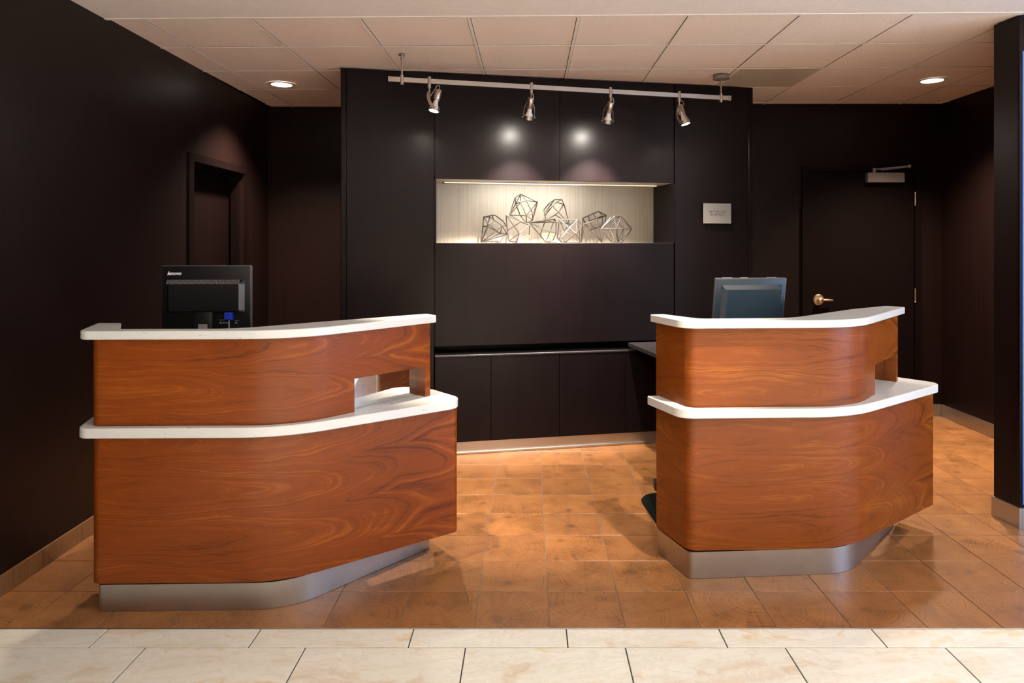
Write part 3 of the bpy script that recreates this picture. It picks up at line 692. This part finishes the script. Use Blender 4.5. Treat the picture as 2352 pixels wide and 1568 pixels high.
# ================================================================ MONITORS
def monitor(name_label, X, Y, ztop, w, h, yaw, tilt, mats, bulge, logo, ribs_top, ribs_side):
    body, rim, slot = mats
    t = thing('computer_monitor', name_label, 'monitor', (X, Y, 0.7355), math.radians(yaw))
    # local frame: back faces -y, z up from the top edge
    R = Matrix.Translation((X, Y, ztop)) @ Matrix.Rotation(math.radians(yaw), 4, 'Z') @ Matrix.Rotation(math.radians(tilt), 4, 'X')
    MB().bbox(-w / 2, w / 2, 0.0, 0.022, -h, 0.0, 0.005, R).build('screen_rim', rim, t, 40)
    MB().bbox(-w / 2 + 0.004, w / 2 - 0.006, -0.003, 0.012, -h + 0.004, -0.004, 0.002, R).build('back_shell', body, t, 40)
    MB().box(-w / 2 + 0.015, w / 2 - 0.015, 0.0221, 0.0235, -h + 0.015, -0.015, R).build('screen', M['black'], t)
    x0, x1, z0, z1 = bulge; i = 0.020; dep = 0.024
    A = [(x0, z0), (x1, z0), (x1, z1), (x0, z1)]; Bq = [(x0 + i, z0 + i * .3), (x1 - i, z0 + i * .3), (x1 - i, z1 - i), (x0 + i, z1 - i)]
    MB().rings([[R @ Vector((x, -0.003, z)) for x, z in A], [R @ Vector((x, -0.003 - dep, z)) for x, z in Bq]]).build('electronics_hump', body, t)
    rb = MB(); n = ribs_top
    for k in range(n):
        f = k / (n - 1); xa = x0 + 0.004 + (x1 - x0 - 0.030) * f
        a = R @ Vector((xa, -0.0045, z1)); b = R @ Vector((xa + 0.006, -0.0045 - dep, z1 - i)); rb.tube([a, b], 0.0012, 4)
    n = abs(ribs_side); sx = 1 if ribs_side > 0 else -1
    for k in range(n):
        f = k / (n - 1); za = z1 - 0.024 - (z1 - z0 - 0.034) * f; xe = x1 if sx > 0 else x0
        a = R @ Vector((xe - sx * 0.001, -0.0045, za)); b = R @ Vector((xe - sx * (i + 0.001), -0.0045 - dep, za + 0.004)); rb.tube([a, b], 0.0012, 4)
    rb.build('vent_ribs', slot, t, kind='stuff')
    if logo:
        lettering('logo', 'lenovo', 0.0242, Matrix.LocRotScale(t.location, t.rotation_euler, t.scale).inverted() @ R @ Matrix.Translation((-w / 2 + 0.030, -0.0036, -0.0395)) @ Matrix.Rotation(PI / 2, 4, 'X') @ Matrix.Scale(1.06, 4, (1, 0, 0)),
                  M['whiteprint'], t, 'LEFT', 0.28, 0.0008, 0.94)
    zn = ztop + z0 * math.cos(math.radians(tilt))
    Z = Matrix.Translation((X, Y, 0)) @ Matrix.Rotation(math.radians(yaw), 4, 'Z')
    nk = MB().bbox(-0.044, 0.044, -0.045, -0.018, 0.748, zn + 0.004, 0.006, Z).build('stand_neck', body, t, 40)
    MB().bbox(-0.020, 0.024, -0.049, -0.0455, 0.80, zn - 0.055, 0.001, Z).build('cable_clip', slot, nk)
    MB().bbox(-0.11, 0.11, -0.11, 0.11, 0.7355, 0.748, 0.004, Z).build('stand_base', body, t, 40)
    return t, R, Z
lm, R, Z = monitor('black monitor with a lenovo logo on its back, standing behind the left desk', -1.582, 3.44, 1.441, 0.434, 0.345, 2, 0, (M['plastic'], M['plasticrim'], M['slot']), (-0.190, 0.186, -0.228, -0.070), True, 62, 34)
vp = MB().bbox(0.098, 0.132, -0.034, -0.004, -0.262, -0.2285, 0.003, R).bbox(0.096, 0.104, -0.032, -0.008, -0.266, -0.250, 0.002, R).bbox(0.126, 0.134, -0.032, -0.008, -0.266, -0.250, 0.002, R).build('video_plug', M['vga'], lm)
MB().tube([R @ Vector(p) for p in ((0.115, -0.018, -0.262), (0.116, -0.019, -0.30), (0.112, -0.02, -0.40), (0.09, -0.03, -0.62), (0.08, -0.04, -0.69))], 0.0035, 6).build('video_cable', M['slot'], vp)
ps = MB()
for k, (a, b) in enumerate(((0.064, 0.012), (0.080, 0.009), (0.094, 0.009), (0.106, 0.007), (0.140, 0.010))): ps.box(a, a + b, -0.0036, -0.0030, -0.285, -0.277, R)
ps.box(0.062, 0.090, -0.0036, -0.0030, -0.269, -0.266, R); ps.box(0.138, 0.158, -0.0036, -0.0030, -0.271, -0.269, R)
ps.build('port_markings', M['slot'], lm, kind='stuff')
rm, R, Z = monitor('dark bluish monitor leaning forward behind the right desk', 1.187, 3.76, 1.362, 0.406, 0.330, 9, 10, (M['blueplastic'], M['plasticrim'], M['blueslot']), (-0.168, 0.176, -0.31, -0.036), False, 60, -44)
tp = MB()
for a, b in ((-0.165, -0.105), (-0.06, -0.02), (0.09, 0.145)): tp.box(a, b, 0.006, 0.016, -0.0005, 0.0020, R)
tp.build('top_slots', M['sign'], rm, kind='stuff')

# anti-fatigue mat behind the right desk
mt = thing('floor_mat', 'black ribbed rubber mat on the floor behind the right desk', 'mat', (1.1, 4.08, 0))
MB().prism(fillet([(0.70, 3.80, 0.06), (1.55, 3.80, 0.06), (1.60, 4.34, 0.10), (0.655, 4.34, 0.14)], True, 6), 0.0012, 0.014, 0.005).build('mat_body', M['rubber'], mt)
rb = MB()
for k in range(24): rb.box(0.72, 1.52, 3.86 + k * 0.0185, 3.868 + k * 0.0185, 0.0142, 0.0168)
rb.build('mat_ribs', M['rubber'], mt, kind='stuff')

# ================================================================ CEILING FITTINGS
for (x, y), lab in zip(DOWNLIGHTS, ('round recessed downlight glowing in the ceiling boards near the left wall', 'round recessed downlight glowing in the ceiling boards above the back door')):
    t = thing('recessed_downlight', lab, 'light', (x, y, CEIL), 0, 'round recessed downlights')
    MB().lathe([(0.078, 0.0005), (0.104, 0.0005), (0.106, 0.005), (0.080, 0.006)], (x, y, CEIL - 0.002), (0, 0, 1), 32, cap=False).build('trim_ring', M['white'], t, 40)
    MB().lathe([(0.0, 0.0), (0.079, 0.0), (0.079, 0.003), (0.0, 0.003)], (x, y, CEIL - 0.0005), (0, 0, 1), 32, cap=False).build('lens', M['downlens'], t)
x0, x1 = 0.27 + 0.609 * 2, 0.27 + 0.609 * 3
vt = thing('ceiling_vent', 'square grey perforated air vent panel set among the pale ceiling boards', 'vent', (1.79, 5.33, CEIL))
MB().rings(quad_tile(x0, x1, 5.046, 5.656, 0.009, CEIL + 0.0045, CEIL + 0.0120)).build('face_plate', M['vent'], vt)
hb = MB()
for i in range(30):
    for j in range(30):
        x = x0 + 0.035 + 0.0186 * i; y = 5.046 + SK * (x - 0.2) + 0.035 + 0.0186 * j
        hb.add([(x - 0.004, y - 0.004, CEIL + 0.0043), (x + 0.004, y - 0.004, CEIL + 0.0043), (x + 0.004, y + 0.004, CEIL + 0.0043), (x - 0.004, y + 0.004, CEIL + 0.0043)], [(0, 3, 2, 1)])
hb.build('perforations', M['black'], vt, kind='stuff')

# track with four spotlights
A0 = Vector((-0.925, 4.612, 2.626)); A1 = Vector((1.492, 5.229, 2.623)); AD = (A1 - A0).normalized()
yaw = math.atan2(AD.y, AD.x); RT = lambda p: Matrix.Translation(p) @ Matrix.Rotation(yaw, 4, 'Z')
tk = thing('lighting_track', 'long brushed metal lighting track hung below the ceiling in front of the niche wall', 'lighting track', tuple((A0 + A1) / 2), yaw)
Lr = (A1 - A0).length
MB().bbox(0, Lr, -0.006, 0.006, -0.016, 0.016, 0.001, RT(A0), 1).build('rail', M['rail'], tk)
MB().bbox(-0.004, 0.012, -0.0075, 0.0075, -0.0175, 0.0175, 0.001, RT(A0), 1).build('end_cap', M['nickel'], tk)
MB().bbox(Lr - 0.022, Lr + 0.003, -0.0075, 0.0075, -0.0175, 0.0175, 0.001, RT(A0), 1).build('end_cap', M['nickel'], tk)
for k, (sx, sy, big) in enumerate(((-0.843, 4.633, 0), (1.416, 5.209, 1))):
    st = MB().lathe([(0.013, 2.592), (0.013, 2.655), (0.0065, 2.657), (0.0065, CEIL - 0.03), (0.0095, CEIL - 0.03), (0.0095, CEIL - 0.003)], (sx, sy, 0), (0, 0, 1), 14).build('hanger_rod', M['nickel'], tk, 40)
    if big: MB().lathe([(0.050, CEIL - 0.030), (0.059, CEIL - 0.028), (0.059, CEIL - 0.006), (0.056, CEIL - 0.0005)], (sx, sy, 0), (0, 0, 1), 28).build('canopy', M['closer'], tk, 40)
    else: MB().lathe([(0.020, CEIL - 0.006), (0.020, CEIL - 0.0005)], (sx, sy, 0), (0, 0, 1), 18).build('canopy', M['nickel'], tk, 40)
SL = ['leftmost nickel spotlight on the track, lamp face glowing, its curved bracket seen from the side', 'second nickel spotlight from the left on the track, above the tallest ornament', 'third nickel spotlight from the left on the track, above the right-hand ornaments', 'rightmost nickel spotlight on the track, tilted towards the right desk']
STEM = [(-0.669, 4.677), (0.0105, 4.851), (0.572, 4.994), (1.089, 5.126)]
SIDE = [(0, 1, 0), (1, 0.2, 0), (1, 0.2, 0), (0.5, -0.85, 0)]
for (P, a), (sx, sy), lab, sd in zip(SPOTS, STEM, SL, SIDE):
    P = Vector(P); a = Vector(a).normalized()
    t = thing('track_spotlight', lab, 'spotlight', (sx, sy, 2.60), 0, 'spotlights on the track')
    MB().lathe([(0.0125, 2.580), (0.0125, 2.655)], (sx, sy, 0), (0, 0, 1), 14).build('lamp_clamp', M['nickel'], tk, 40)
    MB().lathe([(0.006, 2.556), (0.006, 2.5798)], (sx, sy, 0), (0, 0, 1), 10).build('stem', M['nickel'], t, 40)
    # ring, bulb, socket along the aim axis
    MB().lathe([(0.030, -0.013), (0.035, -0.013), (0.035, 0.013), (0.030, 0.013)], P, a, 24).build('ring', M['nickel'], t, 40) if False else \
        MB().rings([[q for q in ring] for ring in [[P + a * h_ + (a.orthogonal().normalized() * math.cos(2 * PI * k / 24) + a.cross(a.orthogonal().normalized()) * math.sin(2 * PI * k / 24)) * r_ for k in range(24)] for r_, h_ in ((0.031, -0.013), (0.0355, -0.013), (0.0355, 0.014), (0.031, 0.014), (0.031, -0.013))]], cap=False).build('ring', M['nickel'], t, 40)
    bl_ = MB().lathe([(0.013, -0.066), (0.016, -0.045), (0.017, -0.034), (0.027, -0.016), (0.0305, -0.006), (0.0305, 0.004)], P, a, 20).build('bulb', M['white'], t, 40)
    MB().lathe([(0.0, 0.0), (0.0285, 0.0)], P + a * 0.0065, a, 20, cap=False).build('lamp_face', M['lens'], bl_)
    MB().lathe([(0.008, -0.138), (0.021, -0.134), (0.023, -0.128), (0.023, -0.068), (0.019, -0.062), (0.013, -0.062)], P, a, 20).build('socket', M['nickel'], t, 40)
    # bracket: two bowed straps from the stem to the sides of the ring
    sv = Vector(sd).normalized(); sv = (sv - a * sv.dot(a)).normalized()
    top = Vector((sx, sy, 2.560))
    bow = a.cross(sv)
    if bow.dot(P - top) > 0: bow = -bow
    for s_ in (-1, 1):
        end = P + sv * 0.0385 * s_
        pts = []
        for k in range(9):
            f = k / 8; p = top.lerp(end, f) + sv * (0.012 * s_ * math.sin(PI * f)) + bow * 0.020 * math.sin(PI * f)
            pts.append(p)
        b = MB(); w_ = 0.009
        rings = []
        for k, p in enumerate(pts):
            dd = (pts[min(k + 1, 8)] - pts[max(k - 1, 0)]).normalized(); u_ = dd.cross(sv).normalized(); v_ = dd.cross(u_).normalized()
            rings.append([p + u_ * w_ + v_ * 0.0012, p - u_ * w_ + v_ * 0.0012, p - u_ * w_ - v_ * 0.0012, p + u_ * w_ - v_ * 0.0012])
        b.rings(rings).build('bracket_arm', M['nickel'], t)
        MB().lathe([(0.005, 0), (0.005, 0.006), (0.003, 0.008)], P + sv * 0.0395 * s_, sv * s_, 10).build('pivot_screw', M['nickel'], t)
    back = P - a * 0.139
    loop = [back, back - a * 0.022 + bow * -0.004, back - a * 0.034 - bow * 0.016, back - a * 0.020 - bow * 0.034 + sv * 0.006, back + a * 0.010 - bow * 0.030 + sv * 0.010, back + a * 0.03 + bow * 0.012 + sv * 0.004]
    if abs(sd[0]) < 0.1: loop = [back, back - a * 0.022, back - a * 0.030 + (top - back) * 0.28, back - a * 0.004 + (top - back) * 0.45, back + a * 0.045 + Vector((-0.045, 0, 0)), back + a * 0.055 + Vector((-0.062, 0, 0))]
    sm = []
    for k in range(len(loop) - 1):
        p0 = loop[max(k - 1, 0)]; p1 = loop[k]; p2 = loop[k + 1]; p3 = loop[min(k + 2, len(loop) - 1)]
        for q in range(5):
            f = q / 5; sm.append(0.5 * ((2 * p1) + (p2 - p0) * f + (2 * p0 - 5 * p1 + 4 * p2 - p3) * f * f + (-p0 + 3 * p1 - 3 * p2 + p3) * f ** 3))
    sm.append(loop[-1])
    MB().tube(sm, 0.0032, 6).build('flex_cable', M['cord'], t, 60)
